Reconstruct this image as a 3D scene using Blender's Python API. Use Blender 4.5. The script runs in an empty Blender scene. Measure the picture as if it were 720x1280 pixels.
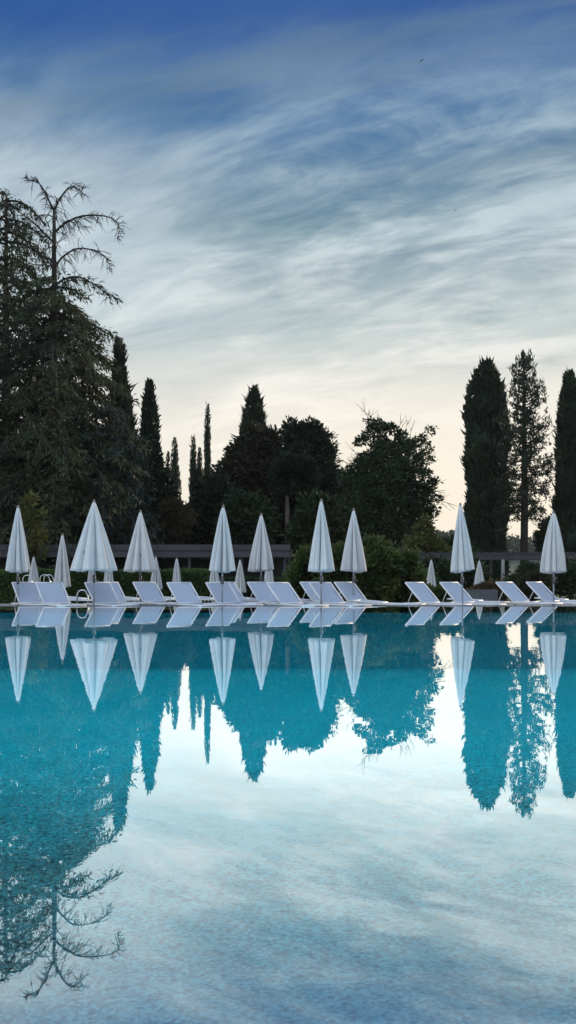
import bpy, math, random
import numpy as np
from mathutils import Vector, Matrix
R = math.radians
random.seed(7); rng = np.random.default_rng(7)
scn = bpy.context.scene
C = scn.collection

# ---------------- camera ----------------
F, HZ, CH = 1050.0, 721.0, 0.687
cd = bpy.data.cameras.new('camera'); cam = bpy.data.objects.new('camera', cd); C.objects.link(cam)
cd.sensor_fit = 'HORIZONTAL'; cd.sensor_width = 36; cd.lens = 36*F/720
cd.shift_y = (HZ-640)/720; cd.clip_start = 0.05; cd.clip_end = 5000
cam.location = (0, 0, CH); cam.rotation_euler = (R(90), 0, 0)
scn.camera = cam
scn.view_settings.view_transform = 'Standard'; scn.view_settings.look = 'None'
scn.view_settings.exposure = 0; scn.view_settings.gamma = 1
scn.cycles.transparent_max_bounces = 16

# ---------------- world: dusk sky with cirrus ----------------
SUN_EL, SUN_AZ = R(11), R(42)       # azimuth clockwise from +Y
w = bpy.data.worlds.new('World'); scn.world = w; w.use_nodes = True
nt = w.node_tree; N = nt.nodes; L = nt.links; N.clear()
def nd(t, **k):
    n = N.new(t)
    for a, b in k.items(): setattr(n, a, b)
    return n
def wmath(op, a, b=None, c=None, clamp=False):
    n = nd('ShaderNodeMath', operation=op, use_clamp=clamp)
    for i, v in enumerate((a, b, c)):
        if v is None: continue
        if isinstance(v, (int, float)): n.inputs[i].default_value = v
        else: L.new(v, n.inputs[i])
    return n.outputs[0]
def wmix(fac, a, b, blend='MIX'):
    n = nd('ShaderNodeMix', data_type='RGBA', blend_type=blend)
    for s, v in ((n.inputs[0], fac), (n.inputs[6], a), (n.inputs[7], b)):
        if isinstance(v, (int, float)): s.default_value = v
        elif isinstance(v, tuple): s.default_value = (*v, 1)
        else: L.new(v, s)
    return n.outputs[2]
tc = nd('ShaderNodeTexCoord'); sep = nd('ShaderNodeSeparateXYZ'); L.new(tc.outputs['Generated'], sep.inputs[0])
X, Y, Z = sep.outputs
sky = nd('ShaderNodeTexSky', sky_type='NISHITA'); sky.sun_disc = False
sky.sun_elevation = SUN_EL; sky.sun_rotation = SUN_AZ; sky.air_density = 1.2; sky.dust_density = 1.5
skys = nd('ShaderNodeVectorMath', operation='SCALE'); L.new(sky.outputs[0], skys.inputs[0]); skys.inputs['Scale'].default_value = 0.09
hr = wmath('SQRT', wmath('ADD', wmath('MULTIPLY', X, X), wmath('MULTIPLY', Y, Y)))
te = wmath('DIVIDE', Z, wmath('MAXIMUM', hr, 0.001))      # tan(elevation)
ramp = nd('ShaderNodeValToRGB'); L.new(wmath('MULTIPLY', te, 1.0, clamp=True), ramp.inputs[0])
cr = ramp.color_ramp
stops = [(0.0, (.96, .85, .67)), (.10, (.95, .88, .77)), (.20, (.86, .84, .78)), (.30, (.46, .57, .59)),
         (.42, (.15, .27, .36)), (.54, (.05, .165, .36)), (.64, (.018, .095, .33)), (.9, (.04, .13, .35))]
while len(cr.elements) < len(stops): cr.elements.new(.5)
for e, (p, c) in zip(cr.elements, stops): e.position = p; e.color = (*c, 1)
base = wmix(0.93, skys.outputs[0], ramp.outputs[0])
# added fill: unseen sky behind the viewer and overhead, brightened to light parasols and pool
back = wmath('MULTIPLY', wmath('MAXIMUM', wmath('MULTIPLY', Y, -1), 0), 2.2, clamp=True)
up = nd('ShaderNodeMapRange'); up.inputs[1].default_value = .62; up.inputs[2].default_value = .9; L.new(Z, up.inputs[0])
fill_sky = wmath('MAXIMUM', back, up.outputs[0])
# cirrus: noise on a flat layer overhead, stretched
den = wmath('ADD', wmath('MAXIMUM', Z, 0), 0.27)
cx = wmath('DIVIDE', X, den); cy = wmath('DIVIDE', Y, den)
comb = nd('ShaderNodeCombineXYZ'); L.new(cx, comb.inputs[0]); L.new(cy, comb.inputs[1])
def cnoise(scale, loc, rot, scl, detail=8, rough=.6, dist=0.6):
    m = nd('ShaderNodeMapping', vector_type='TEXTURE'); m.inputs['Location'].default_value = loc; m.inputs['Rotation'].default_value = (0, 0, rot)
    m.inputs['Scale'].default_value = tuple(1/q for q in scl); L.new(comb.outputs[0], m.inputs[0])
    n = nd('ShaderNodeTexNoise'); n.inputs['Scale'].default_value = scale; n.inputs['Detail'].default_value = detail
    n.inputs['Roughness'].default_value = rough; n.inputs['Distortion'].default_value = dist; L.new(m.outputs[0], n.inputs[0])
    return n.outputs[0]
def mr(v, a, b, c=0.0, d=1.0):
    n = nd('ShaderNodeMapRange', interpolation_type='SMOOTHSTEP'); L.new(v, n.inputs[0])
    for i, q in enumerate((a, b, c, d)): n.inputs[1+i].default_value = q
    return n.outputs[0]
n1 = cnoise(3.0, (3.1, 1.7, 0), R(-18), (.8, 1.9, 1), 9, .60, .7)
n2 = cnoise(1.3, (5.2, 9.3, 0), R(-35), (1, 1.6, 1), 4, .5, .4)
n3 = cnoise(9.0, (1.2, 4.1, 0), R(-28), (.7, 2.2, 1), 9, .64, .6)
c1 = mr(n1, .40, .68); c2 = mr(n2, .32, .62); c3 = mr(n3, .3, .75)
cl = wmath('MULTIPLY', wmath('ADD', wmath('MULTIPLY', c1, .9), wmath('MULTIPLY', c3, .42)), wmath('ADD', wmath('MULTIPLY', c2, .75), .25))
fade = mr(te, .70, .44)
fade2 = wmath('ADD', wmath('MULTIPLY', fade, .9), .02)
cl = wmath('MULTIPLY', cl, wmath('MULTIPLY', fade2, 1.25), clamp=True)
ccol = nd('ShaderNodeValToRGB'); L.new(te, ccol.inputs[0])
cs = [(0, (1.0, .92, .76)), (.2, (.98, .94, .86)), (.4, (.56, .67, .71)), (.65, (.26, .40, .54))]
while len(ccol.color_ramp.elements) < 4: ccol.color_ramp.elements.new(.5)
for e, (p, c) in zip(ccol.color_ramp.elements, cs): e.position = p; e.color = (*c, 1)
col = wmix(cl, base, ccol.outputs[0])
# darker grey-blue streaks between
dk = mr(cnoise(2.0, (8.1, 2.2, 0), R(-12), (.6, 2.4, 1), 8, .6, .6), .50, .72)
dk = wmath('MULTIPLY', wmath('MULTIPLY', dk, mr(te, .12, .3)), .6)
col = wmix(dk, col, (.16, .25, .34))
gx = wmath('SUBTRACT', wmath('DIVIDE', X, wmath('MAXIMUM', Y, .05)), .16)
glow = wmath('MULTIPLY', wmath('POWER', 2.718, wmath('MULTIPLY', wmath('MULTIPLY', gx, gx), -14)), wmath('MULTIPLY', mr(te, .30, .0), wmath('GREATER_THAN', Y, 0)))
col = wmix(wmath('MULTIPLY', glow, .9), col, (1.06, .95, .76))
lb_ = wmath('MULTIPLY', mr(wmath('DIVIDE', X, wmath('MAXIMUM', Y, .05)), .02, -.30), wmath('MULTIPLY', mr(te, .24, .34), mr(te, .58, .42)))
col = wmix(wmath('MULTIPLY', lb_, wmath('ADD', wmath('MULTIPLY', n3, .7), .25)), col, (.66, .76, .82))
fill_col = wmix(mr(X, -.7, .7), (1.12, 1.28, 1.48), (.40, .52, .70))  # added fill light, made brighter from the left to model the canopy folds
col = wmix(wmath('MULTIPLY', fill_sky, .95), col, fill_col)
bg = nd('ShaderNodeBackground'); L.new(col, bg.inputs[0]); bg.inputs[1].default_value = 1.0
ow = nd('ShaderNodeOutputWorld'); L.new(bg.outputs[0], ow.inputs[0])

# ---------------- sun, low behind thin cloud to the front right ----------------
sl = bpy.data.lights.new('sun', 'SUN'); so = bpy.data.objects.new('sun', sl); C.objects.link(so)
sl.energy = 2.2; sl.angle = R(4); sl.color = (1, .80, .55)
sd = Vector((math.sin(SUN_AZ)*math.cos(SUN_EL), math.cos(SUN_AZ)*math.cos(SUN_EL), math.sin(SUN_EL)))
so.rotation_euler = (-sd).to_track_quat('-Z', 'Y').to_euler(); so.location = (30, 40, 30)

# ---------------- helpers ----------------
def at(px, py, D): return Vector(((px-360)/F*D, D, CH-(py-HZ)/F*D))
def px2m(p, D): return p*D/F
def tag(o, label=None, cat=None, group=None, kind=None):
    for k, v in (('label', label), ('category', cat), ('group', group), ('kind', kind)):
        if v: o[k] = v
    return o
def empty(name, loc, rz=0):
    o = bpy.data.objects.new(name, None); o.location = loc; o.rotation_euler = (0, 0, rz); o.empty_display_size = .3
    C.objects.link(o); return o
def link(name, me, mat, parent=None, smooth=False):
    me.materials.append(mat)
    if smooth: me.polygons.foreach_set('use_smooth', [True]*len(me.polygons))
    o = bpy.data.objects.new(name, me); C.objects.link(o)
    if parent: o.parent = parent
    return o
class MB:
    def __init__(s): s.v = []; s.f = []
    def box(s, c, d, rot=None):
        i = len(s.v)
        for x in (-1, 1):
            for y in (-1, 1):
                for z in (-1, 1):
                    p = Vector((x*d[0]/2, y*d[1]/2, z*d[2]/2))
                    if rot: p = rot @ p
                    s.v.append(tuple(p+Vector(c)))
        for q in ((0,1,3,2),(4,6,7,5),(0,4,5,1),(2,3,7,6),(0,2,6,4),(1,5,7,3)): s.f.append(tuple(i+k for k in q))
        return s
    def tube(s, pts, rad, n=6, cap=True):
        pts = [Vector(p) for p in pts]
        if not hasattr(rad, '__len__'): rad = [rad]*len(pts)
        i0 = len(s.v); prev = None
        for k, p in enumerate(pts):
            d = (pts[min(k+1, len(pts)-1)]-pts[max(k-1, 0)])
            if d.length < 1e-9: d = Vector((0,0,1))
            d.normalize()
            a = prev if prev is not None else (Vector((1,0,0)) if abs(d.x) < .8 else Vector((0,1,0)))
            u = (a - d*a.dot(d)).normalized(); v = d.cross(u); prev = u
            for j in range(n):
                t = 2*math.pi*j/n; s.v.append(tuple(p+(u*math.cos(t)+v*math.sin(t))*rad[k]))
        for k in range(len(pts)-1):
            for j in range(n):
                a = i0+k*n+j; b = i0+k*n+(j+1)%n; s.f.append((a, b, b+n, a+n))
        if cap:
            s.f.append(tuple(i0+j for j in range(n))[::-1]); s.f.append(tuple(i0+(len(pts)-1)*n+j for j in range(n)))
        return s
    def lathe(s, prof, n=12, c=(0,0,0)):
        i0 = len(s.v)
        for r, z in prof:
            for j in range(n):
                t = 2*math.pi*j/n; s.v.append((c[0]+r*math.cos(t), c[1]+r*math.sin(t), c[2]+z))
        for k in range(len(prof)-1):
            for j in range(n):
                a = i0+k*n+j; b = i0+k*n+(j+1)%n; s.f.append((a, b, b+n, a+n))
        return s
    def mesh(s, name):
        me = bpy.data.meshes.new(name); me.from_pydata(s.v, [], s.f); me.update(); return me
    def build(s, name, mat, parent=None, smooth=False): return link(name, s.mesh(name), mat, parent, smooth)

# ---------------- materials ----------------
def mat(name, color, rough=.7, noise=None, metallic=0, spec=.5, bump=None):
    m = bpy.data.materials.new(name); m.use_nodes = True; t = m.node_tree; b = t.nodes['Principled BSDF']
    b.inputs['Base Color'].default_value = (*color, 1); b.inputs['Roughness'].default_value = rough
    b.inputs['Metallic'].default_value = metallic; b.inputs['Specular IOR Level'].default_value = spec
    co = t.nodes.new('ShaderNodeTexCoord')
    if noise:
        sc, c2, lo, hi = noise
        n = t.nodes.new('ShaderNodeTexNoise'); n.inputs['Scale'].default_value = sc; n.inputs['Detail'].default_value = 6
        t.links.new(co.outputs['Object'], n.inputs[0])
        r = t.nodes.new('ShaderNodeMapRange'); r.inputs[1].default_value = lo; r.inputs[2].default_value = hi; t.links.new(n.outputs[0], r.inputs[0])
        x = t.nodes.new('ShaderNodeMix'); x.data_type = 'RGBA'; x.inputs[6].default_value = (*color, 1); x.inputs[7].default_value = (*c2, 1)
        t.links.new(r.outputs[0], x.inputs[0]); t.links.new(x.outputs[2], b.inputs['Base Color'])
    if bump:
        n = t.nodes.new('ShaderNodeTexNoise'); n.inputs['Scale'].default_value = bump[0]; t.links.new(co.outputs['Object'], n.inputs[0])
        bp = t.nodes.new('ShaderNodeBump'); bp.inputs['Strength'].default_value = bump[1]; bp.inputs['Distance'].default_value = bump[2]
        t.links.new(n.outputs[0], bp.inputs['Height']); t.links.new(bp.outputs[0], b.inputs['Normal'])
    return m
def leafmat(name, c1, c2, scale=.5, trans=.12, tcol=None):
    m = bpy.data.materials.new(name); m.use_nodes = True; t = m.node_tree; nn = t.nodes; b = nn['Principled BSDF']
    b.inputs['Roughness'].default_value = .65; b.inputs['Specular IOR Level'].default_value = .25
    co = nn.new('ShaderNodeTexCoord'); n = nn.new('ShaderNodeTexNoise'); n.inputs['Scale'].default_value = scale; n.inputs['Detail'].default_value = 4
    t.links.new(co.outputs['Object'], n.inputs[0])
    at_ = nn.new('ShaderNodeAttribute'); at_.attribute_name = 'tone'
    ad = nn.new('ShaderNodeMath'); ad.operation = 'MULTIPLY_ADD'; t.links.new(at_.outputs['Fac'], ad.inputs[0]); ad.inputs[1].default_value = .5
    t.links.new(n.outputs[0], ad.inputs[2])
    r = nn.new('ShaderNodeMapRange'); r.inputs[1].default_value = .5; r.inputs[2].default_value = 1.0; t.links.new(ad.outputs[0], r.inputs[0])
    x = nn.new('ShaderNodeMix'); x.data_type = 'RGBA'; x.inputs[6].default_value = (*c1, 1); x.inputs[7].default_value = (*c2, 1)
    t.links.new(r.outputs[0], x.inputs[0]); t.links.new(x.outputs[2], b.inputs['Base Color'])
    tr = nn.new('ShaderNodeBsdfTranslucent'); mx = nn.new('ShaderNodeMixShader'); mx.inputs[0].default_value = trans
    if tcol: tr.inputs[0].default_value = (*tcol, 1)
    else: t.links.new(x.outputs[2], tr.inputs[0])
    t.links.new(b.outputs[0], mx.inputs[1]); t.links.new(tr.outputs[0], mx.inputs[2]); t.links.new(mx.outputs[0], nn['Material Output'].inputs[0])
    return m
M = dict(
 fabric=mat('parasol_canvas', (.68, .68, .68), .85, (2.5, (.61, .61, .61), .35, .7)),
 finial=mat('grey_wood', (.22, .20, .19), .5, (30, (.15, .14, .13), .4, .6)),
 pole=mat('painted_pole', (.42, .44, .47), .4, (20, (.34, .36, .39), .4, .6)),
 dark=mat('dark_metal', (.06, .065, .07), .45, (20, (.09, .09, .1), .4, .6)),
 white=mat('white_frame', (.82, .83, .85), .4, (12, (.74, .75, .78), .4, .7)),
 mesh=mat('sling_mesh', (.48, .55, .66), .8, (60, (.41, .48, .59), .35, .65), bump=(300, .3, .003)),
 chrome=mat('brushed_steel', (.7, .72, .75), .18, (40, (.6, .62, .66), .4, .6), metallic=1),
 stone=mat('pale_stone', (.15, .16, .17), .95, (3, (.11, .115, .12), .35, .65), spec=.15),
 deck=mat('deck_stone', (.24, .25, .24), .8, (2, (.20, .19, .18), .35, .65)),
 lawn=mat('lawn', (.035, .065, .02), .9, (1.2, (.055, .075, .03), .4, .65)),
 bark=mat('bark', (.05, .04, .033), .9, (3, (.028, .023, .019), .35, .65), bump=(14, .8, .05)),
 barklit=mat('sunlit_bark', (.17, .14, .11), .9, (2, (.09, .075, .06), .35, .65), bump=(10, .8, .05)),  # lighter copy of bark: the trunks' sunlight is put into the colour
 roof=mat('roof_membrane', (.055, .05, .055), .8, (.8, (.08, .075, .08), .4, .65)),
 fascia=mat('grey_fascia', (.085, .08, .092), .8, (.7, (.05, .048, .056), .35, .65)),
 beam=mat('grey_beam', (.075, .075, .08), .7, (1.1, (.05, .05, .055), .35, .65)),
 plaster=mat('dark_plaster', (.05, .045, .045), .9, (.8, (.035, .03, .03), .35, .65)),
 post=mat('pale_post', (.42, .41, .39), .7, (4, (.32, .31, .3), .35, .65)),
 hill=mat('hill_scrub', (.05, .065, .05), .95, (.03, (.075, .085, .06), .4, .6)),
 cyp=leafmat('cypress_foliage', (.012, .026, .014), (.044, .064, .034), .6, .06),
 cyp2=leafmat('brown_cypress_foliage', (.024, .028, .016), (.06, .058, .03), .8, .08),
 ced=leafmat('cedar_foliage', (.022, .036, .020), (.085, .10, .045), .35, .10),
 cedb=leafmat('blue_cedar_foliage', (.022, .036, .032), (.058, .082, .070), .35, .08),
 pine=leafmat('pine_foliage', (.012, .022, .012), (.042, .062, .034), .5, .06),
 oak=leafmat('broadleaf_foliage', (.014, .030, .014), (.062, .095, .038), .5, .12),
 lau=leafmat('laurel_foliage', (.016, .034, .014), (.12, .16, .045), 1.3, .2),
 hed=leafmat('hedge_foliage', (.045, .085, .028), (.11, .17, .05), .6, .15),
 yel=leafmat('sunlit_shrub_foliage', (.06, .07, .024), (.16, .17, .05), .5, .3),
 brn=leafmat('brown_shrub_foliage', (.06, .048, .026), (.13, .10, .05), .4, .3),
 far=leafmat('distant_foliage', (.05, .065, .045), (.085, .10, .065), .2, .05),
)

# ---------------- leaf meshes ----------------
def unit(a): return a/np.maximum(np.linalg.norm(a, axis=1, keepdims=True), 1e-9)
def leaves_mesh(name, P, A, ln, wd, tone=None, extra=None):
    """diamond leaves: P base points, A axis dirs, ln/wd arrays; extra=(verts, quads) solid geometry joined in"""
    n = len(P); A = unit(A); side = unit(np.cross(A, rng.normal(size=(n, 3))))
    ln = np.broadcast_to(ln, (n,))[:, None]; wd = np.broadcast_to(wd, (n,))[:, None]
    bow = np.cross(A, side)*wd*.25
    V = np.stack([P, P+A*ln*.45+side*wd*.5+bow, P+A*ln, P+A*ln*.45-side*wd*.5+bow], 1).reshape(-1, 3)
    if tone is None: tone = rng.random(n)
    tv = np.repeat(tone, 4)
    Q = np.arange(4*n).reshape(-1, 4)
    if extra is not None:
        ev, eq = np.array(extra[0]), np.array(extra[1]); Q = np.vstack([Q, eq+len(V)]); V = np.vstack([V, ev]); tv = np.concatenate([tv, np.full(len(ev), .1)])
    me = bpy.data.meshes.new(name); me.vertices.add(len(V)); me.vertices.foreach_set('co', V.astype(np.float32).ravel())
    me.loops.add(Q.size); me.loops.foreach_set('vertex_index', Q.astype(np.int32).ravel())
    me.polygons.add(len(Q)); me.polygons.foreach_set('loop_start', np.arange(0, Q.size, 4, dtype=np.int32))
    me.update(calc_edges=True); me.validate()
    at_ = me.attributes.new('tone', 'FLOAT', 'POINT'); at_.data.foreach_set('value', tv.astype(np.float32))
    return me
def sinnoise(seed, k=6):
    r = np.random.default_rng(seed); a = r.normal(size=(k, 3)); ph = r.random(k)*6.28
    return lambda p, f=1.0: np.sin(p@a.T*f+ph).sum(1)/math.sqrt(k)
def shell(rfun, H, nz=26, nt=18, z0=0.0, seed=0):
    """closed lumpy inner body of a crown"""
    nf = sinnoise(seed); v = []; q = []
    for i in range(nz+1):
        t = i/nz
        for j in range(nt):
            a = 2*math.pi*j/nt; r = rfun(t)
            p = np.array([[math.cos(a)*r, math.sin(a)*r, z0+t*(H-z0)]])
            r *= 1+.16*float(nf(p, 1.3)[0]); v.append((math.cos(a)*r, math.sin(a)*r, z0+t*(H-z0)))
    for i in range(nz):
        for j in range(nt):
            a = i*nt+j; b = i*nt+(j+1) % nt; q.append((a, b, b+nt, a+nt))
    return v, q

def tree_root(name, x, D, zb, label, cat='tree', group=None):
    r = empty(name, ((x-360)/F*D, D, zb)); tag(r, label, cat, group); return r

def cypress(px, top, wpx, D, label, zb=-1.0, prof=None, n=9000, m='cyp', group='cypress trees beyond the pool', lean=0.0, tips=1, coreF=.8, z0f=.06):
    H = at(px, top, D).z-zb; Rm = px2m(wpx, D)/2
    prof = prof or (lambda t: min(1, (1-t)**.62*1.45)*min(1, .72+t*1.1))
    root = tree_root('cypress_tree', px, D, zb, label, group=group); seed = int(px*7+top)
    nf = sinnoise(seed); nf2 = sinnoise(seed+5)
    area = np.sqrt(rng.random(n)); t = rng.random(n)
    keep = rng.random(n) < np.array([.12+.88*prof(a) for a in t]); t = t[keep]; n = len(t)
    th = rng.random(n)*2*np.pi; rr = np.array([prof(a) for a in t])*Rm
    z = H*z0f+t*H*(1-z0f); u = np.stack([np.cos(th), np.sin(th), 0*th], 1)
    P0 = u*rr[:, None]; P0[:, 2] = z
    lump = 1+.13*nf(P0*[1, 1, .5], 1.6/max(Rm, .5)**.3)+.07*nf2(P0, 4)
    f = lump*(1-.22*rng.random(n)**1.5)
    P = u*(rr*f)[:, None]; P[:, 2] = z
    stick = rng.random(n) < .04*tips
    s = .55 if Rm > 1 else .32
    A = u*(.28+.3*rng.random(n))[:, None]+np.array([0, 0, 1.])+rng.normal(size=(n, 3))*.22
    ln = s*(.5+.8*rng.random(n))*(1+.7*stick); wd = s*.34*(.6+.8*rng.random(n))
    v, q = shell(lambda a: prof(a)*Rm*coreF, H*.97, 30, 16, H*z0f, seed)
    tone = np.clip(.5+.35*nf2(P, 1.8)+.2*rng.normal(size=n), 0, 1)
    if lean: P[:, 0] += lean*(P[:, 2]/H)**2; v = [(a+lean*(c/H)**2, b, c) for a, b, c in v]
    # a few separate leader tips on top
    k = 260 if Rm > 1 else 60; tz = rng.random(k); ti = rng.integers(0, 4, k)
    off = rng.normal(size=(4, 2))*Rm*.14
    TP = np.stack([lean+off[ti, 0], off[ti, 1], H*(.955+.05*tz-.008*ti)], 1); TP[:, :2] += rng.normal(size=(k, 2))*.10*(1.2-tz)[:, None]
    P = np.vstack([P, TP]); A = np.vstack([A, np.tile([0, 0, 1.], (k, 1))+rng.normal(size=(k, 3))*.25])
    ln = np.concatenate([ln, np.full(k, s*.8)]); wd = np.concatenate([wd, np.full(k, s*.25)]); tone = np.concatenate([tone, rng.random(k)*.5])
    link('crown', leaves_mesh('crown', P, A, ln, wd, tone, (v, q)), M[m], root)
    MB().tube([(0, 0, -.3), (0, 0, H*.3), (lean*.5, 0, H*.7)], [max(.12, Rm*.16), max(.1, Rm*.12), .05], 8).build('trunk', M['bark'], root, True)
    return root

def fronds(pts_list, sp=.18, ln=.42, droop=.8, dens=1.0, spread=.35):
    """foliage hanging along a set of branch polylines -> P, A arrays"""
    P = []; A = []
    for pts in pts_list:
        pts = np.array(pts)
        seg = np.linalg.norm(np.diff(pts, axis=0), axis=1); tot = seg.sum(); k = max(2, int(tot/sp*dens))
        cum = np.concatenate([[0], np.cumsum(seg)]); s = rng.random(k)*tot
        q = np.stack([np.interp(s, cum, pts[:, i]) for i in range(3)], 1)
        d = pts[-1]-pts[0]; d = d/max(np.linalg.norm(d), 1e-6)
        q = q+rng.normal(size=(k, 3))*[spread*.5, spread*.5, spread*.25]
        a = d*.55+rng.normal(size=(k, 3))*.45+np.array([0, 0, -droop*.5])
        P.append(q); A.append(a)
    return np.vstack(P), np.vstack(A)

def branchset(H, z0, z1, Lf, nb, rise, drop, sub=9, seed=0, azf=None, subl=.42):
    """main limbs arching out then drooping, with side sprays. returns mains, subs"""
    r = random.Random(seed); mains = []; subs = []
    for i in range(nb):
        t = (i+r.random())/nb; z = z0+(z1-z0)*t; az = azf(i) if azf else (i*2.39996+r.uniform(-.4, .4))
        ln = Lf(t)*r.uniform(.72, 1.1); d = (math.cos(az), math.sin(az)); pts = []
        k = 7; ri = rise*r.uniform(.6, 1.3); dr = drop*r.uniform(.7, 1.3)
        for j in range(k+1):
            s = j/k; pts.append((d[0]*ln*s, d[1]*ln*s, z+ln*(ri*s-dr*s*s)))
        mains.append(pts)
        for m_ in range(sub):
            s = .18+.82*(m_+r.random())/sub; j = min(k-1, int(s*k)); f = s*k-j
            p = [pts[j][c]*(1-f)+pts[j+1][c]*f for c in range(3)]
            sa = az+(1 if m_ % 2 else -1)*r.uniform(.5, 1.15); sl_ = ln*subl*(1.08-s*.75)*r.uniform(.6, 1.2)
            q = [tuple(p)]
            for e in (.5, 1): q.append((p[0]+math.cos(sa)*sl_*e, p[1]+math.sin(sa)*sl_*e, p[2]-sl_*dr*.75*e*e))
            subs.append(q)
    return mains, subs

def cedar(px, top, D, label, Lf, nb=70, z0=.12, z1=.985, rise=.25, drop=.6, m='ced', zb=-1.0, name='cedar_tree', seed=1, sub=9, ln=.42, wd=.10,
          trunk_r=.5, dens=1.0, bark='bark', sp=.085, group='large conifers beyond the pool', droop=.9, spread=.35, ftop=None, azf=None, lift=0):
    H = at(px, top, D).z-zb
    root = tree_root(name, px, D, zb, label, group=group)
    mains, subs = branchset(H, H*z0, H*z1 if ftop is None else ftop-zb, Lf, nb, rise, drop, sub, seed, azf)
    P, A = fronds(mains+subs, sp, ln, droop, dens, spread); A[:, 2] += lift
    n = len(P); nf = sinnoise(seed+3)
    tone = np.clip(.5+.4*nf(P, .7)+.2*rng.normal(size=n), 0, 1)
    link('crown', leaves_mesh('crown', P, A, ln*(.6+.8*rng.random(n)), wd*(.6+.8*rng.random(n)), tone), M[m], root)
    MB().tube([(0, 0, -.4), (.1, 0, H*.25), (-.08, .05, H*.6), (0, 0, H*.985 if ftop is None else ftop-zb+.3)], [trunk_r, trunk_r*.8, trunk_r*.5, trunk_r*.12 if ftop is None else trunk_r*.4], 9).build('trunk', M[bark], root, True)
    b = MB()
    for p in mains:
        l = math.dist(p[0], p[-1]); b.tube(p, [.035+l*.018*(1-j/7) for j in range(8)], 4)
    b.build('limbs', M['bark'], root, True)
    return root, H

def blob_tree(name, px, D, ells, label, m='oak', zb=-1.0, leaf=.4, n=9000, trunk=None, group=None, cat='tree', twig=0, clump=.8, up=.2, bark='bark', seed=None, trunk_dx=0, fill=.5, branch=True):
    """ells: list of (cx px, cy px, rx px, ry px, depth ratio) in this tree's plane"""
    root = tree_root(name, px, D, zb, label, cat, group); x0 = (px-360)/F*D
    seed = seed or int(px*3+ells[0][1]); r = np.random.default_rng(seed)
    E = []
    for e in ells:
        c = at(e[0], e[1], D); E.append((np.array([c.x-x0, 0, c.z-zb]), np.array([px2m(e[2], D), px2m(e[2], D)*(e[4] if len(e) > 4 else .9), px2m(e[3], D)])))
    vol = np.array([e[1].prod()**(2/3) for e in E]); vol /= vol.sum()
    Ps = []; As = []; Ts = []; cls = []
    nl = 26
    for (c, rad), f in zip(E, vol):
        nc = max(3, int(n*f/nl)); u = unit(r.normal(size=(nc, 3))); rr = (fill+(1-fill)*r.random(nc))**.6
        rr *= 1+.08*r.normal(size=nc)
        cc = c+u*rad*rr[:, None]; cls.append(cc)
        cs = clump*(.55+.8*r.random(nc))
        for q, s, uu in zip(cc, cs, u):
            v = unit(r.normal(size=(nl, 3))); p = q+v*s*(.35+.65*r.random((nl, 1)))*[1, 1, .7]
            Ps.append(p); As.append(v*.7+uu*.3+[0, 0, up]+r.normal(size=(nl, 3))*.3); Ts.append(np.full(nl, r.random())*.7+.3*r.random(nl))
    P = np.vstack(Ps); A = np.vstack(As); T = np.concatenate(Ts); P[:, 2] = np.maximum(P[:, 2], .05); k = len(P)
    link('crown', leaves_mesh('crown', P, A, leaf*(.6+.8*r.random(k)), leaf*.55*(.6+.8*r.random(k)), T), M[m], root)
    allc = np.vstack(cls)
    if branch:
        b = MB(); H = allc[:, 2].max(); tr = trunk or .25
        b.tube([(trunk_dx, 0, -.3), (trunk_dx*.7, 0, H*.3), (0, 0, H*.62), (E[0][0][0], 0, H*.85)], [tr, tr*.8, tr*.5, tr*.1], 8)
        b.build('trunk', M[bark], root, True)
        lb = MB(); idx = r.choice(len(allc), min(len(allc), 26), replace=False)
        for i in idx:
            q = allc[i]; s = np.array([0, 0, min(q[2]*.7, H*.6)*(.6+.4*r.random())]); mid = (s+q)/2+[0, 0, -.05*H*r.random()]
            lb.tube([s, mid, q], [tr*.35, tr*.2, .03], 4)
        if twig:
            top = allc[np.argsort(-np.abs(allc[:, 0]-E[0][0][0])-allc[:, 2]*.8)[:max(8, len(allc)//3)]]
            for _ in range(twig):
                q = top[r.integers(len(top))]; o = q-E[0][0]; o = o/np.linalg.norm(o); o = o+r.normal(size=3)*.45; l = .5+.8*r.random()
                e1 = q+o*l*.5; e2 = e1+(o+r.normal(size=3)*.35+[0, 0, -.1])*l*.5; lb.tube([q-o*.3, e1, e2], [.028, .02, .01], 3)
                for _k in range(3): e3 = e1+(o+r.normal(size=3)*.6)*l*.35; lb.tube([e1, e3], [.013, .007], 3)
        lb.build('limbs', M[bark], root, True)
    return root

# ================= the setting =================
XL, XR, Y0, Y1 = -24.0, 24.0, -1.0, 19.5
# ground ring with the basin left open; falls gently behind the deck
def ground():
    xs = [-900, -300, -120, -60, XL-.4, XR+.4, 60, 120, 300, 900]
    ys = [-600, -100, -20, Y0-.4, Y1+.45, 26.4, 30, 36, 42, 60, 90, 140, 260, 500, 1400]
    zf = lambda y: -.02 if y < Y1 else (-.19 if y < 27 else (-.40 if y < 31 else (-.75 if y < 37 else (-1.0 if y < 100 else -1.0))))
    v = []; f = []
    for y in ys:
        for x in xs: v.append((x, y, zf(y)))
    nx = len(xs)
    for j in range(len(ys)-1):
        for i in range(nx-1):
            if xs[i] == XL-.4 and ys[j] in (Y0-.4,): continue
            f.append((j*nx+i, j*nx+i+1, (j+1)*nx+i+1, (j+1)*nx+i))
    m = MB(); m.v = v; m.f = f
    return tag(m.build('ground', M['lawn']), kind='structure')
ground()
dk_ = MB(); dk_.box((0, (Y1+.46+26.2)/2, -.165), (47.5, 26.2-Y1-.46, .03)); tag(dk_.build('pool_deck', M['deck']), kind='structure')

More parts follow.
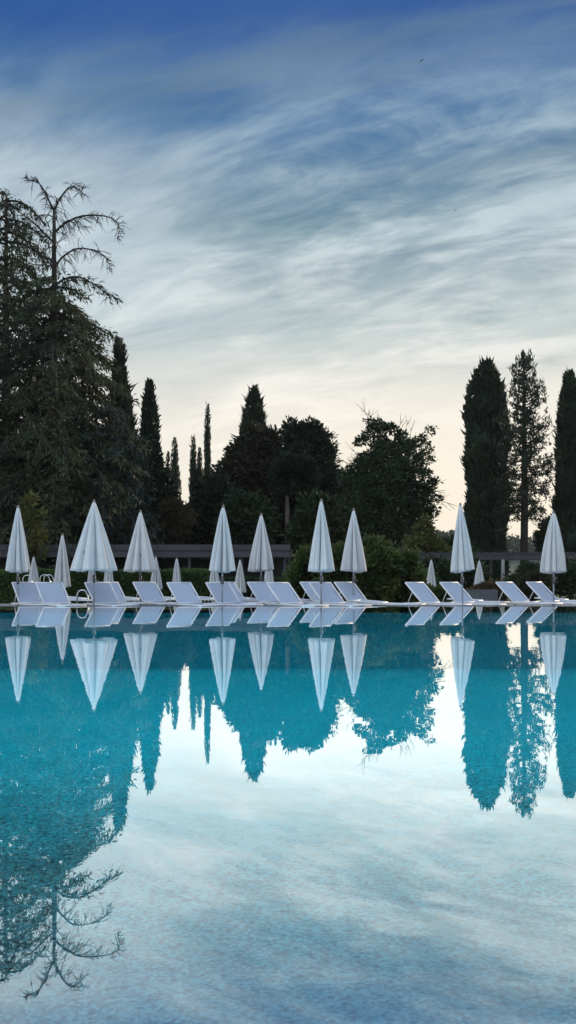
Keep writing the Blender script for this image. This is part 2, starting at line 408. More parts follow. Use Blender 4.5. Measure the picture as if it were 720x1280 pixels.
# pool basin
def basin_mat():
    m = bpy.data.materials.new('pool_mosaic'); m.use_nodes = True; t = m.node_tree; nn = t.nodes; b = nn['Principled BSDF']
    co = nn.new('ShaderNodeTexCoord'); sp = nn.new('ShaderNodeSeparateXYZ'); t.links.new(co.outputs['Object'], sp.inputs[0])
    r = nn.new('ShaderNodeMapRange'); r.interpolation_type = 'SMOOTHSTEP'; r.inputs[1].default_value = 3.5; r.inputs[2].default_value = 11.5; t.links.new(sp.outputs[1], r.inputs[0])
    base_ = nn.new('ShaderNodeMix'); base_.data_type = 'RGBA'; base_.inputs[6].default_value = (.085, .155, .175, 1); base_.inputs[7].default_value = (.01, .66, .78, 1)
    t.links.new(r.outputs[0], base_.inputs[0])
    vo = nn.new('ShaderNodeTexVoronoi'); vo.inputs['Scale'].default_value = 48; t.links.new(co.outputs['Object'], vo.inputs['Vector'])
    wn = nn.new('ShaderNodeSeparateColor'); t.links.new(vo.outputs['Color'], wn.inputs[0])
    a = nn.new('ShaderNodeMapRange'); a.inputs[3].default_value = .2; a.inputs[4].default_value = 1.8; t.links.new(wn.outputs[0], a.inputs[0])
    ns = nn.new('ShaderNodeTexNoise'); ns.inputs['Scale'].default_value = .7; ns.inputs['Detail'].default_value = 8; ns.inputs['Roughness'].default_value = .7; t.links.new(co.outputs['Object'], ns.inputs[0])
    a2 = nn.new('ShaderNodeMapRange'); a2.inputs[1].default_value = .3; a2.inputs[2].default_value = .7; a2.inputs[3].default_value = .6; a2.inputs[4].default_value = 1.3; t.links.new(ns.outputs[0], a2.inputs[0])
    # scattered dark pebbles
    v2 = nn.new('ShaderNodeTexVoronoi'); v2.inputs['Scale'].default_value = 13; t.links.new(co.outputs['Object'], v2.inputs['Vector'])
    s2 = nn.new('ShaderNodeSeparateColor'); t.links.new(v2.outputs['Color'], s2.inputs[0])
    d1 = nn.new('ShaderNodeMapRange'); d1.inputs[1].default_value = .16; d1.inputs[2].default_value = .30; t.links.new(v2.outputs['Distance'], d1.inputs[0])
    g = nn.new('ShaderNodeMath'); g.operation = 'LESS_THAN'; g.inputs[1].default_value = .35; t.links.new(s2.outputs[1], g.inputs[0])
    mx = nn.new('ShaderNodeMath'); mx.operation = 'MAXIMUM'; t.links.new(d1.outputs[0], mx.inputs[0]); t.links.new(g.outputs[0], mx.inputs[1])
    m3 = nn.new('ShaderNodeMapRange'); m3.inputs[3].default_value = .03; t.links.new(mx.outputs[0], m3.inputs[0])
    p1 = nn.new('ShaderNodeMath'); p1.operation = 'MULTIPLY'; t.links.new(a.outputs[0], p1.inputs[0]); t.links.new(a2.outputs[0], p1.inputs[1])
    p2 = nn.new('ShaderNodeMath'); p2.operation = 'MULTIPLY'; t.links.new(p1.outputs[0], p2.inputs[0]); t.links.new(m3.outputs[0], p2.inputs[1])
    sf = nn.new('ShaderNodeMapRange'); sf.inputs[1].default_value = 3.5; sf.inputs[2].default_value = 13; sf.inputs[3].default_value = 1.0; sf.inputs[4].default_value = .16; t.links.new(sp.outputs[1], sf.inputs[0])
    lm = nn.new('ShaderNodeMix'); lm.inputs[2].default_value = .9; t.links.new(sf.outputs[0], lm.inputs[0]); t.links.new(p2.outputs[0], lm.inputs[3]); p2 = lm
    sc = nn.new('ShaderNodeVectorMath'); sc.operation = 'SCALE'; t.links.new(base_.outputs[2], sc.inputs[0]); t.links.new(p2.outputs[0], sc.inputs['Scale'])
    t.links.new(sc.outputs[0], b.inputs['Base Color']); b.inputs['Roughness'].default_value = .8; b.inputs['Specular IOR Level'].default_value = .1
    return m
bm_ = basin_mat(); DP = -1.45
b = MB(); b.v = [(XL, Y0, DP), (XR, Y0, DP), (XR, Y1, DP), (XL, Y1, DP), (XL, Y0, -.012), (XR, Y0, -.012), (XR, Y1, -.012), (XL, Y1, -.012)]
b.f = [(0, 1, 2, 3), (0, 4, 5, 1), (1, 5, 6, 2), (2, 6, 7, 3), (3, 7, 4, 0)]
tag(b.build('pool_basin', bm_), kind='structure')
# coping round the pool
b = MB(); b.box((0, Y1+.22, -.07), (XR-XL+.84, .44, .15)); b.box((0, Y0-.21, -.07), (XR-XL+.84, .42, .15))
b.box((XL-.21, (Y0+Y1)/2, -.07), (.42, Y1-Y0-.004, .15)); b.box((XR+.21, (Y0+Y1)/2, -.07), (.42, Y1-Y0-.004, .15))
tag(b.build('pool_coping', M['stone']), kind='structure')
# water
def water_mat():
    m = bpy.data.materials.new('pool_water'); m.use_nodes = True; t = m.node_tree; nn = t.nodes; nn.clear()
    out = nn.new('ShaderNodeOutputMaterial'); gl = nn.new('ShaderNodeBsdfGlossy'); tr = nn.new('ShaderNodeBsdfTransparent'); ad = nn.new('ShaderNodeAddShader')
    gl.inputs['Roughness'].default_value = 0.004
    co = nn.new('ShaderNodeTexCoord'); n = nn.new('ShaderNodeTexNoise'); n.inputs['Scale'].default_value = 1.6; n.inputs['Detail'].default_value = 3; t.links.new(co.outputs['Object'], n.inputs[0])
    bp = nn.new('ShaderNodeBump'); bp.inputs['Strength'].default_value = 1.0; bp.inputs['Distance'].default_value = .0009; t.links.new(n.outputs[0], bp.inputs['Height'])
    t.links.new(bp.outputs[0], gl.inputs['Normal'])
    fr = nn.new('ShaderNodeFresnel'); fr.inputs[0].default_value = 1.33
    g = nn.new('ShaderNodeMapRange'); g.inputs[3].default_value = WR0; g.inputs[4].default_value = 1.0; g.inputs[2].default_value = .32; t.links.new(fr.outputs[0], g.inputs[0])
    gt = nn.new('ShaderNodeVectorMath'); gt.operation = 'SCALE'; gt.inputs[0].default_value = (1.0, .985, .96); t.links.new(g.outputs[0], gt.inputs['Scale']); t.links.new(gt.outputs[0], gl.inputs[0])
    inv = nn.new('ShaderNodeMapRange'); inv.inputs[1].default_value = 0; inv.inputs[2].default_value = 1; inv.inputs[3].default_value = 1.0; inv.inputs[4].default_value = 0.0; t.links.new(fr.outputs[0], inv.inputs[0])
    sc = nn.new('ShaderNodeVectorMath'); sc.operation = 'SCALE'; sc.inputs[0].default_value = (.80, 1.0, .97); t.links.new(inv.outputs[0], sc.inputs['Scale'])
    t.links.new(sc.outputs[0], tr.inputs[0])
    t.links.new(gl.outputs[0], ad.inputs[0]); t.links.new(tr.outputs[0], ad.inputs[1]); t.links.new(ad.outputs[0], out.inputs[0])
    return m
WR0 = .56
b = MB(); b.v = [(XL, Y0, 0), (XR, Y0, 0), (XR, Y1, 0), (XL, Y1, 0)]; b.f = [(0, 1, 2, 3)]
tag(b.build('pool_water', water_mat()), kind='structure')

# far hill with a wood on it
def hill():
    m = MB(); xs = np.linspace(-520, 520, 90); ys = np.linspace(210, 620, 14)
    for y in ys:
        for x in xs:
            h = 15*math.exp(-((y-430)/120)**2)*(1+.25*math.sin(x*.013+1)+.12*math.sin(x*.04))
            m.v.append((x, y, -1.2+h))
    nx = len(xs)
    for j in range(len(ys)-1):
        for i in range(nx-1): m.f.append((j*nx+i, j*nx+i+1, (j+1)*nx+i+1, (j+1)*nx+i))
    return tag(m.build('hill', M['hill'], smooth=True), kind='structure')
hill()
def wood():
    n = 60000; x = rng.uniform(-260, 260, n); y = rng.uniform(330, 430, n)
    cell = np.floor(x/9)*9+4.5; cy_ = np.floor(y/14)*14+7; dd = np.clip(1-((x-cell)/5.5)**2-((y-cy_)/8)**2, 0, 1)
    h = 15*np.exp(-((y-430)/120)**2)*(1+.25*np.sin(x*.013+1)+.12*np.sin(x*.04))
    hh = 3+4*np.abs(np.sin(cell*1.7+cy_))
    z = -1.2+h+hh*np.sqrt(dd)*(.3+.7*rng.random(n))
    P = np.stack([x, y, z], 1); A = rng.normal(size=(n, 3))+[0, 0, .6]
    o = link('far_wood', leaves_mesh('far_wood', P, A, 1.9, 1.4), M['far']); tag(o, 'distant wooded hillside of rounded pines in the gap beneath the bare pine trunk', 'woodland', kind='stuff')
wood()

# evening air
def haze():
    b = MB(); b.box((0, 300, 24), (2400, 2600, 56)); m = bpy.data.materials.new('evening_air'); m.use_nodes = True; t = m.node_tree
    t.nodes.remove(t.nodes['Principled BSDF']); v = t.nodes.new('ShaderNodeVolumePrincipled'); v.inputs['Color'].default_value = (.9, .93, .96, 1)
    v.inputs['Density'].default_value = .00013; v.inputs['Anisotropy'].default_value = .2; t.links.new(v.outputs[0], t.nodes['Material Output'].inputs['Volume'])
    return tag(b.build('haze', m), kind='stuff')
haze()
# ================= buildings =================
def pavilion():
    D = 52; x0 = at(-60, 0, D).x; x1 = at(366, 0, D).x; zt = at(0, 688, D).z; zb2 = at(0, 696.5, D).z
    r = empty('pool_pavilion', ((x0+x1)/2, D+3, -1)); tag(r, 'long low flat-roofed pavilion with grey fascia behind the hedge', 'pavilion')
    def p(name, b, m):
        b.v = [(a-(x0+x1)/2, c-D-3, e+1) for a, c, e in b.v]; return b.build(name, m, r)
    p('fascia', MB().box(((x0+x1)/2, D, (zt+zb2)/2), (x1-x0, .16, zt-zb2)), M['fascia'])
    rz = at(0, 682, D).z
    p('roof', MB().box(((x0+x1)/2, D+3.3, (rz+zt)/2-.08), (x1-x0-.3, 6.2, rz-zt+.3)), M['roof'])
    p('wall', MB().box(((x0+x1)/2, D+5, (zb2-1)/2-.02), (x1-x0-.6, .25, zb2+1-.02)), M['plaster'])
    p('gutter', MB().box(((x0+x1)/2, D-.12, zt+.03), (x1-x0, .09, .06)), M['roof'])
    for q in (-30, 30, 100, 168, 236, 302, 356):
        xx = at(q, 0, D).x; p('post', MB().box((xx, D+.35, (zb2-1)/2-.01), (.16, .16, zb2+1-.02)), M['beam'])
pavilion()
def pergola():
    D = 50; x0 = at(522, 0, D).x; x1 = at(800, 0, D).x; zt = at(0, 692, D).z; zb2 = at(0, 699, D).z; xm = (x0+x1)/2
    r = empty('pergola', (xm, D+1.5, -1)); tag(r, 'dark grey flat-beamed pergola on slim posts beneath the cypresses', 'pergola')
    def p(name, b, m):
        b.v = [(a-xm, c-D-1.5, e+1) for a, c, e in b.v]; return b.build(name, m, r)
    p('beam', MB().box((xm, D, (zt+zb2)/2), (x1-x0, .18, zt-zb2)), M['beam']); p('beam', MB().box((xm, D+3, (zt+zb2)/2), (x1-x0, .18, zt-zb2)), M['beam'])
    for k in range(24):
        p('rafter', MB().box((x0+.3+(x1-x0-.6)*k/23, D+1.5, zt+.05), (.08, 3.5, .10)), M['beam'])
    p('coping', MB().box((xm, D-.1, zt-.03), (x1-x0+.1, .05, .1)), M['fascia'])
    for q in (545, 628.5, 712, 790):
        p('post', MB().box((at(q, 0, D).x, D, (zb2-1)/2-.01), (.17, .17, zb2+1-.02)), M['post'])
        p('post', MB().box((at(q, 0, D).x, D+3, (zb2-1)/2-.01), (.17, .17, zb2+1-.02)), M['beam'])
    p('lamp', MB().lathe([(.0, 0), (.09, .01), (.12, .12), (.07, .2), (0, .22)], 8, (at(637.5, 0, D).x, D, zt+.02)), M['dark'])
pergola()
lw = MB().box((at(601, 0, 34).x, 34, at(0, 740.5, 34).z-.12), (px2m(40, 34), .35, .46)); o = lw.build('low_wall', M['stone']); tag(o, 'low pale stone wall behind the right-hand loungers', 'wall')

# ================= trees =================
flat = lambda t: (1-max(0, (t-.60)/.40)**3.2)**.62*min(1, .80+t*.9)*(1-.10*t)
cypress(608, 454, 53, 78, 'broad dark columnar cypress just left of the tall see-through pine', prof=flat, n=15000)
cypress(712, 467, 46, 78, 'tall dark cypress right of the see-through pine, cut by frame', prof=lambda t: (1-t)**.5*min(1, .75+t)*1.1 if t > .5 else min(1, .75+t)*.8, n=12000)
cypress(624, 652, 17, 76, 'small cypress shrub at the foot of the broad right cypress', n=2500)
cypress(187, 479, 29, 74, 'pointed cypress standing right of the big cedars', n=9000, lean=0, prof=lambda t: min(1, (1-t)**.75*1.75)*min(1, .8+t*.5))
cypress(153, 427, 50, 68, 'ragged dark cypress rising behind the cedar, tip leaning left', n=12000, lean=-.3, prof=lambda t: min(1, (1-t)**.85*1.3)*min(1, .75+t*.9), tips=2.5)
cypress(218.5, 549, 13, 92, 'thin cypress left of the sunlit gap between trees', n=3500, prof=lambda t: min(1, (1-t)**.6*2.0)*.95)
cypress(210, 566, 12, 94, 'stubby thin cypress touching the left side of another thin one', n=2600)
cypress(241.5, 547, 9.5, 92, 'needle-thin cypress just right of the sunlit gap', n=3000, prof=lambda t: min(1, (1-t)**.6*2.0)*.95)
cypress(249.5, 561, 10, 92, 'short slim cypress between two taller slim ones', n=3000, prof=lambda t: min(1, (1-t)**.6*2.0)*.95)
cypress(259.5, 507, 13, 90, 'tallest of the pencil cypresses left of the centre trees', n=5000, prof=lambda t: min(1, (1-t)**.35*1.3)*(1-.45*t))
cypress(318, 487, 50, 79, 'pointed cypress forming the peak of the central tree group', n=13000, prof=lambda t: min(1, (1-t)**.72*1.75)*min(1, .8+t*.5), tips=3)

# great cedars on the left
cedar(8, 236, 60, 'great drooping cedar at the far left edge', lambda t: 4.4*(1-t)**.4+1.6, nb=105, z0=.2, rise=.28, drop=.72, seed=11, sub=10, dens=1.1, trunk_r=.55)
cedar(-34, 258, 62, 'large cedar cut by the left frame edge', lambda t: 5.2*(1-t)**.5+.8, nb=55, z0=.2, rise=.25, drop=.7, seed=12, sub=9, trunk_r=.5)
# cedar with the dead top, traced limbs given depth
def dead_top():
    D = 58; px = 68; zb = -1.0
    ftop = at(0, 352, D).z
    root, H = cedar(px, 225, D, 'tall cedar with bare dead crown above drooping green branches', lambda t: 5.4*(1-t)**.55+2.3, nb=105, z0=.16, rise=.16, drop=.62, seed=13, sub=13, dens=1.3, trunk_r=.45, ftop=ftop)
    x0 = (px-360)/F*D
    def q(x, y, dy=0): p = at(x, y, D); return (p.x-x0, dy, p.z-zb)
    tb = MB(); tb.tube([q(68, 360), q(67.5, 320), q(67.8, 290), q(67.6, 262)], [.20, .16, .13, .09], 8)
    limbs = [([(67.6,263),(72,250),(77,239),(82,230),(88,226),(95,229),(101,236)], .11, 1.2), ([(67.3,263),(62,252),(58,243),(54,236),(50,232),(44,231),(37,232)], .10, -.8),
      ([(68,291),(75,282),(83,275),(92,269),(101,265),(114,263),(127,263),(137,265),(143,271),(144,278),(141,288)], .12, 1.5),
      ([(78,279),(87,277),(97,279),(104,284),(110,292)], .05, -1.0), ([(66,302),(58,295),(50,287),(42,280),(33,275),(22,268),(14,262)], .11, -1.4),
      ([(67.5,272),(60,267),(50,265),(42,264),(34,263)], .06, .9), ([(70,331),(76,322),(83,315),(92,309),(101,307),(112,308),(121,311),(129,317),(133,324),(133,332)], .11, 1.0),
      ([(66,308),(58,307),(50,308),(40,311)], .06, 1.3), ([(66,333),(58,334),(47,336),(38,334)], .07, -1.2), ([(66,325),(60,320),(54,313),(47,308)], .05, .7),
      ([(70,356),(78,349),(87,345),(97,344),(107,348),(117,353),(127,360),(136,365),(143,371)], .12, .8), ([(66,345),(58,350),(46,356),(34,364)], .08, -.8),
      ([(67,255+30),(70,270),(69,262),(70,250),(66,240)], .05, .3), ([(68,318),(73,308),(78,303),(84,299)], .045, -.9), ([(67,298),(64,288),(57,280),(52,275)], .04, 1.6)]
    b = MB(); tw = MB(); r = random.Random(4); lowP = []
    for pts, rad, dy in limbs:
        n = len(pts); w_ = [Vector(q(x, y, dy*(i/(n-1)))) for i, (x, y) in enumerate(pts)]
        b.tube(w_, [rad*.72*(1-.75*i/(n-1)) for i in range(n)], 6)
        for i in range(1, n):
            for k in range(7 if rad > .08 else 4):
                f = r.random(); p = w_[i-1].lerp(w_[i], f); l = r.uniform(.35, 1.35)*(1.2-.5*i/n); out = (w_[-1]-w_[0]).normalized()
                dr = (out*r.uniform(.0, .9)+Vector((r.uniform(-.6, .6), r.uniform(-.9, .9), r.uniform(-.9, .35)))).normalized()
                m1 = p+dr*l*.5; e = m1+(dr+Vector((0, 0, -.55)))*l*.5; tw.tube([p, m1, e], [.024, .016, .009], 3, False)
                for _ in range(2):
                    s = p.lerp(m1, r.uniform(.4, 1)); e2 = s+(dr+Vector((r.uniform(-.7, .7), r.uniform(-.7, .7), r.uniform(-.9, .2))))*l*.35; tw.tube([s, e2], [.018, .009], 3, False)
        if pts[0][1] > 340: lowP.append([tuple(v) for v in w_])
    tb.build('dead_trunk', M['bark'], root, True); b.build('dead_limbs', M['bark'], root, True); tw.build('dead_twigs', M['bark'], root)
    P, A = fronds(lowP, .05, .4, .6, 1, .45); n = len(P)
    link('sparse_foliage', leaves_mesh('sparse_foliage', P, A, .45, .13), M['ced'], root)
dead_top()
cedar(104, 400, 63, 'drooping cedar leaning out right of the dead-topped tree', lambda t: 3.6*(1-t)**.5+1.4, nb=80, z0=.14, rise=.18, drop=.62, seed=15, sub=10, m='ced', trunk_r=.4, dens=1.2)
cedar(138, 500, 57, 'blue-green cedar with hanging sprays behind the half-open parasol', lambda t: 3.6*(1-t)**.45+.8, nb=50, z0=.10, rise=.15, drop=.55, seed=16, sub=9, m='cedb', trunk_r=.3, dens=1.2)
# central cedars
blob_tree('cedar_tree', 318, 76, [(316,592,30,44),(296,598,22,30),(328,572,20,34),(287,628,20,24),(338,612,22,42),(345,558,9,18),(277,603,6,10),(300,566,11,12),(318,548,12,14)], 'broad bushy cedar below the central pointed cypress', m='cyp2', n=24000, leaf=.42, clump=.75, trunk=.4, group='large conifers beyond the pool', up=.1)
blob_tree('cedar_tree', 384, 74, [(382,580,24,38),(392,556,12,20),(372,552,10,17),(366,612,18,28),(400,606,16,34),(388,538,8,8),(366,534,4,6),(404,572,8,16)], 'dense cedar with a rough level top right of the central peak', m='pine', n=24000, leaf=.40, clump=.72, trunk=.4, group='large conifers beyond the pool', up=.15)
cedar(411, 538, 78, 'narrow feathery conifer on the right shoulder of central group', lambda t: 2.3*(1-t)**.7+.35, nb=60, z0=.1, rise=.5, drop=.35, seed=18, sub=7, m='pine', trunk_r=.25, dens=1.8, lift=.8)
for x_, t_, lab in ((359, 634, 'pale bare trunk left of its twin beneath the central cedars'), (379, 636, 'thin pale bare trunk right of its twin under central cedars')):
    D = 71; b_ = at(x_, 700, D).z; H = at(x_, t_-26, D).z+1; r_ = tree_root('pine_tree', x_, D, -1, lab, group='bare-trunked pines under the central cedars')
    MB().tube([(0, 0, -.2), (.06, 0, H*.5), (0, 0, H)], [px2m(4.6 if x_ < 370 else 2.6, D), px2m(4.2 if x_ < 370 else 2.3, D), px2m(2, D)], 9).build('trunk', M['barklit'], r_, True)
    n = 2600; v = unit(rng.normal(size=(n, 3))); P = v*[1.3, 1.0, 1.6]*(rng.random((n, 1))**.4)+[0, 0, H+1.0]
    link('crown', leaves_mesh('crown', P, v+[0, 0, .2], .45, .25), M['cyp'], r_)
# broadleaf tree right of centre
blob_tree('broadleaf_tree', 487, 66, [(486,612,34,40),(468,585,22,22),(502,590,26,24),(458,628,26,34),(512,625,22,26),(478,556,16,12),(500,560,15,12),(463,541,8,5),(452,552,7,5),(472,531,7,6),(463,528,5,4),(488,536,9,5),(503,545,8,5),(516,553,8,4),(528,550,6,4),
  (523,572,9,6),(534,562,5,4),(530,590,9,6),(537,577,4,3),(541,603,7,4),(530,612,12,8),(528,634,13,9),(545,622,5,4),(541,640,6,5),(518,650,16,14),(490,660,34,22),(456,574,8,7),(447,585,5,5),(440,600,10,12),(536,538,3,3)],
  'full leafy broadleaf tree with bare twigs round its crown', m='oak', n=34000, leaf=.26, clump=.42, trunk=.35, twig=110, up=.15, fill=.12)
blob_tree('broadleaf_tree', 432, 76, [(432,628,15,34),(425,646,20,30),(438,606,9,18)], 'dark shadowy tree filling the space left of the leafy broadleaf', m='oak', n=9000, leaf=.42, trunk=.3)
blob_tree('broadleaf_tree', 534, 60, [(530,664,8,9),(522,680,14,10),(540,676,8,6),(548,688,12,6),(534,652,4,5),(536,686,14,8)], 'small sunlit yellow-green tree at the foot of broadleaf tree', m='yel', n=3500, leaf=.3, clump=.45, trunk=.15)
# see-through pine with straight bare trunk
def open_pine():
    D = 74; px = 655; top = 438
    H = at(px, top, D).z+1.0; root = tree_root('pine_tree', px, D, -1.0, 'tall straight pine with see-through crown between two cypresses')
    MB().tube([(0, 0, -.3), (.05, 0, H*.4), (0, 0, H*.75), (0, 0, H*.99)], [.36, .31, .17, .03], 9).build('trunk', M['bark'], root, True)
    r = random.Random(9); mains = []; P = []; A = []; zfrom = at(0, 648, D).z+1
    b = MB()
    for i in range(150):
        t = ((i+r.random())/150)**.9; z = zfrom+(H*.985-zfrom)*t; az = i*2.39996+r.uniform(-.5, .5)
        Lr = (3.2*(1-t)**.35 if t < .55 else 2.45*((1-t)/.45)**.8)*(.55+.45*min(1, t/.2))
        ln = Lr*r.uniform(.55, 1.12)+.15; upc = .15+.75*t; pts = []
        for j in range(6):
            s = j/5; pts.append((math.cos(az)*ln*s, math.sin(az)*ln*s, z+ln*(-.25*(1-t)*s+upc*s*s)))
        b.tube(pts, [.05*(1-s/6)+.012 for s in range(6)], 4, False)
        # needle tufts on the outer part, upright near the top
        for k in range(int(1.5+ln*(3.4-2.3*t))):
            s = r.uniform(.25, 1); j = min(4, int(s*5)); f = s*5-j
            c = np.array([pts[j][c_]*(1-f)+pts[j+1][c_]*f for c_ in range(3)])+np.array([r.uniform(-.28, .28), r.uniform(-.28, .28), r.uniform(-.15, .15)])
            m_ = 13; v = rng.normal(size=(m_, 3))*(.6-.25*t); v[:, 2] += .2+1.6*t
            P.append(c+rng.normal(size=(m_, 3))*[.10, .10, .12]); A.append(v)
    # drooping lower sprays
    for dx, zz, sg in ((-1, 640, -1), (1, 646, 1), (-1, 655, -1), (1, 610, 1)):
        z = at(0, zz, D).z+1-1.2; pts = [(0, 0, z+1.5), (sg*.8, .2, z+1.7), (sg*1.6, .3, z+1.3), (sg*2.1, .3, z+.6)]
        b.tube(pts, [.06, .05, .03, .015], 4, False)
        for k in range(16):
            c = np.array(pts[2])*(1-k/16)+np.array(pts[3])*(k/16)+rng.normal(size=3)*.3; P.append(c+rng.normal(size=(12, 3))*.12); A.append(rng.normal(size=(12, 3))+[0, 0, -.2])
    P = np.vstack(P); A = np.vstack(A); n = len(P)
    link('crown', leaves_mesh('crown', P, A, .34*(.7+.6*rng.random(n)), .10), M['pine'], root)
    b.build('limbs', M['bark'], root, True)
open_pine()
# understorey, each its own crown
und = [(4,610,34,70,66,'oak','dim round tree behind the leftmost trunks'),(52,600,34,66,68,'oak','dim tree between the leftmost parasol and the middle of the cedars'),(98,620,30,60,70,'oak','dim tree behind the half-open parasol'),
 (148,615,30,60,72,'cyp','dark tree under the pointed cypress, behind parasols'),(188,622,24,48,74,'cyp','dark bushy tree at the base of the pointed cypress'),(268,632,22,36,72,'cyp','dark bushy tree left of the central cedar'),
 (308,650,28,30,70,'oak','dark understorey tree beneath central peak'),(350,650,24,28,78,'oak','shadowy tree behind the pale bare trunks'),(398,655,26,34,70,'oak','shadowy tree right of the pale bare trunks'),
 (566,694,18,14,64,'oak','low dark shrubby tree behind the pergola left end'),(692,672,11,20,80,'oak','small dark tree between see-through pine and right-hand cypress')]
for (x_, y_, rx, ry, D, m_, lab) in und:
    blob_tree('understorey_tree', x_, D, [(x_, y_, rx, ry), (x_-rx*.5, y_+ry*.4, rx*.7, ry*.7), (x_+rx*.5, y_+ry*.45, rx*.7, ry*.7)], lab, m=m_, n=7000, leaf=.45, clump=.8, trunk=.2, group='understorey trees behind the pavilion')
blob_tree('brown_shrub', 216, 70, [(214,642,14,17),(224,655,16,20),(205,660,14,18)], 'brownish sunlit shrub in the gap left of pencil cypresses', m='brn', n=5000, leaf=.3, clump=.5, trunk=.12, cat='shrub')
blob_tree('brown_shrub', 240, 74, [(238,652,16,22),(252,662,14,22)], 'dull brown shrub below the needle-thin cypresses', m='cyp2', n=5000, leaf=.3, clump=.5, trunk=.12, cat='shrub')
blob_tree('leafy_shrub', 42, 49, [(40,655,9,12),(33,632,5,9),(46,645,6,7),(48,672,9,10),(38,622,3,5),(30,650,4,6),(44,690,12,10)], 'yellow-green leafy shrub catching light behind leftmost parasol', m='yel', n=1200, leaf=.24, clump=.4, trunk=.08, fill=.1, cat='shrub')
# dark wood behind everything at the left
def backwood():
    n = 42000; x = rng.uniform(-60, 12, n); y = rng.uniform(100, 116, n); top = at(0, 640, 105).z
    z = rng.random(n)*(top+1)*(1+.14*np.sin(x*.7)+.1*np.sin(x*1.9+1))-1
    o = link('back_wood', leaves_mesh('back_wood', np.stack([x, y, z], 1), rng.normal(size=(n, 3))+[0, 0, .4], .9, .6), M['oak']); tag(o, 'dark belt of woodland closing the view behind the left and central trees', 'woodland', kind='stuff')
backwood()
# hedges and shrubs
def hedge(pxa, pxb, top, D, depth, lab, m='hed', zb=-1.0, n=26000, leaf=.16):
    xa, xb = at(pxa, 0, D).x, at(pxb, 0, D).x; zt = at(0, top, D).z; H = zt-zb
    root = empty('hedge', ((xa+xb)/2, D, zb)); tag(root, lab, 'hedge'); W = xb-xa
    u = rng.random(n); sf = rng.random(n); X_ = (u-.5)*W
    front = sf < .62; P = np.stack([X_, np.where(front, -depth/2, (rng.random(n)-.5)*depth), np.where(front, rng.random(n)*H, H)], 1)
    nf = sinnoise(int(pxa+999)); P += (nf(P, 2.2)*.05)[:, None]*[0, 1, 1]+rng.normal(size=(n, 3))*.05
    A = rng.normal(size=(n, 3))*.6+np.where(front[:, None], [0, -.7, .5], [0, 0, 1.]); P[:, 2] = np.maximum(P[:, 2], .02)
    link('foliage', leaves_mesh('foliage', P, A, leaf*(.6+.8*rng.random(n)), leaf*.6), M[m], root)
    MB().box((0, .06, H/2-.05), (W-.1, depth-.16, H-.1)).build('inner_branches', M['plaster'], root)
hedge(-60, 262, 716, 46, 1.2, 'long clipped green hedge behind the left-hand loungers')
hedge(262, 368, 726, 46.5, 1.0, 'short darker clipped hedge behind the central loungers', m='oak', n=9000)
for (x_, D, e, lab) in (
  (388, 26.6, [(388,722,22,34),(372,735,14,20),(400,712,16,22),(384,696,9,8)], 'laurel shrub behind the tallest central parasol'),
  (428, 25.4, [(428,722,26,36),(412,706,15,18),(446,710,15,20),(430,690,10,8)], 'laurel shrub between the two right-centre parasols'),
  (468, 25.0, [(468,718,24,40),(482,712,16,30),(456,700,13,14),(466,683,9,8)], 'tallest laurel shrub right of the two right-centre parasols'),
  (505, 25.6, [(503,724,20,30),(516,735,13,18),(492,706,10,12),(510,702,9,9)], 'laurel shrub at the right end of the dark shrub bank')):
    blob_tree('laurel_shrub', x_, D, e, lab, m='lau', zb=-.2, n=12000, leaf=.13, clump=.26, trunk=.05, cat='shrub', group='laurel shrubs behind the central loungers', seed=int(x_), fill=.3)
for (x_, D, e, m_, lab) in (
  (548, 47, [(546,715,20,16),(560,728,18,14)], 'oak', 'dark shrub under the left end of the pergola'),
  (585, 46, [(583,718,18,20),(597,730,14,14)], 'oak', 'dark shrub under pergola left of its pale post'),
  (608, 40, [(614,742,15,9),(600,748,12,7)], 'brn', 'low brown shrub by the low pale wall'),
  (645, 48, [(650,730,14,10),(662,720,12,14)], 'oak', 'dark shrub under pergola right of its pale post'),
  (672, 44, [(670,732,20,12),(655,740,14,8)], 'cyp2', 'low olive-brown shrub behind the two rightmost loungers'),
  (700, 45, [(698,720,20,20),(716,730,20,16)], 'oak', 'dark shrub behind the rightmost parasol'),
  (520, 46, [(518,728,22,16)], 'hed', 'green shrub right behind the end of the laurel bank'),
  (560, 38, [(556,748,14,8),(535,746,12,8)], 'lau', 'low green shrub between the small right parasols')):
    blob_tree('garden_shrub', x_, D, e, lab, m=m_, n=3600, leaf=.22, clump=.4, trunk=.06, cat='shrub', group='shrubs round the pergola', zb=-.95, seed=int(x_)+1)

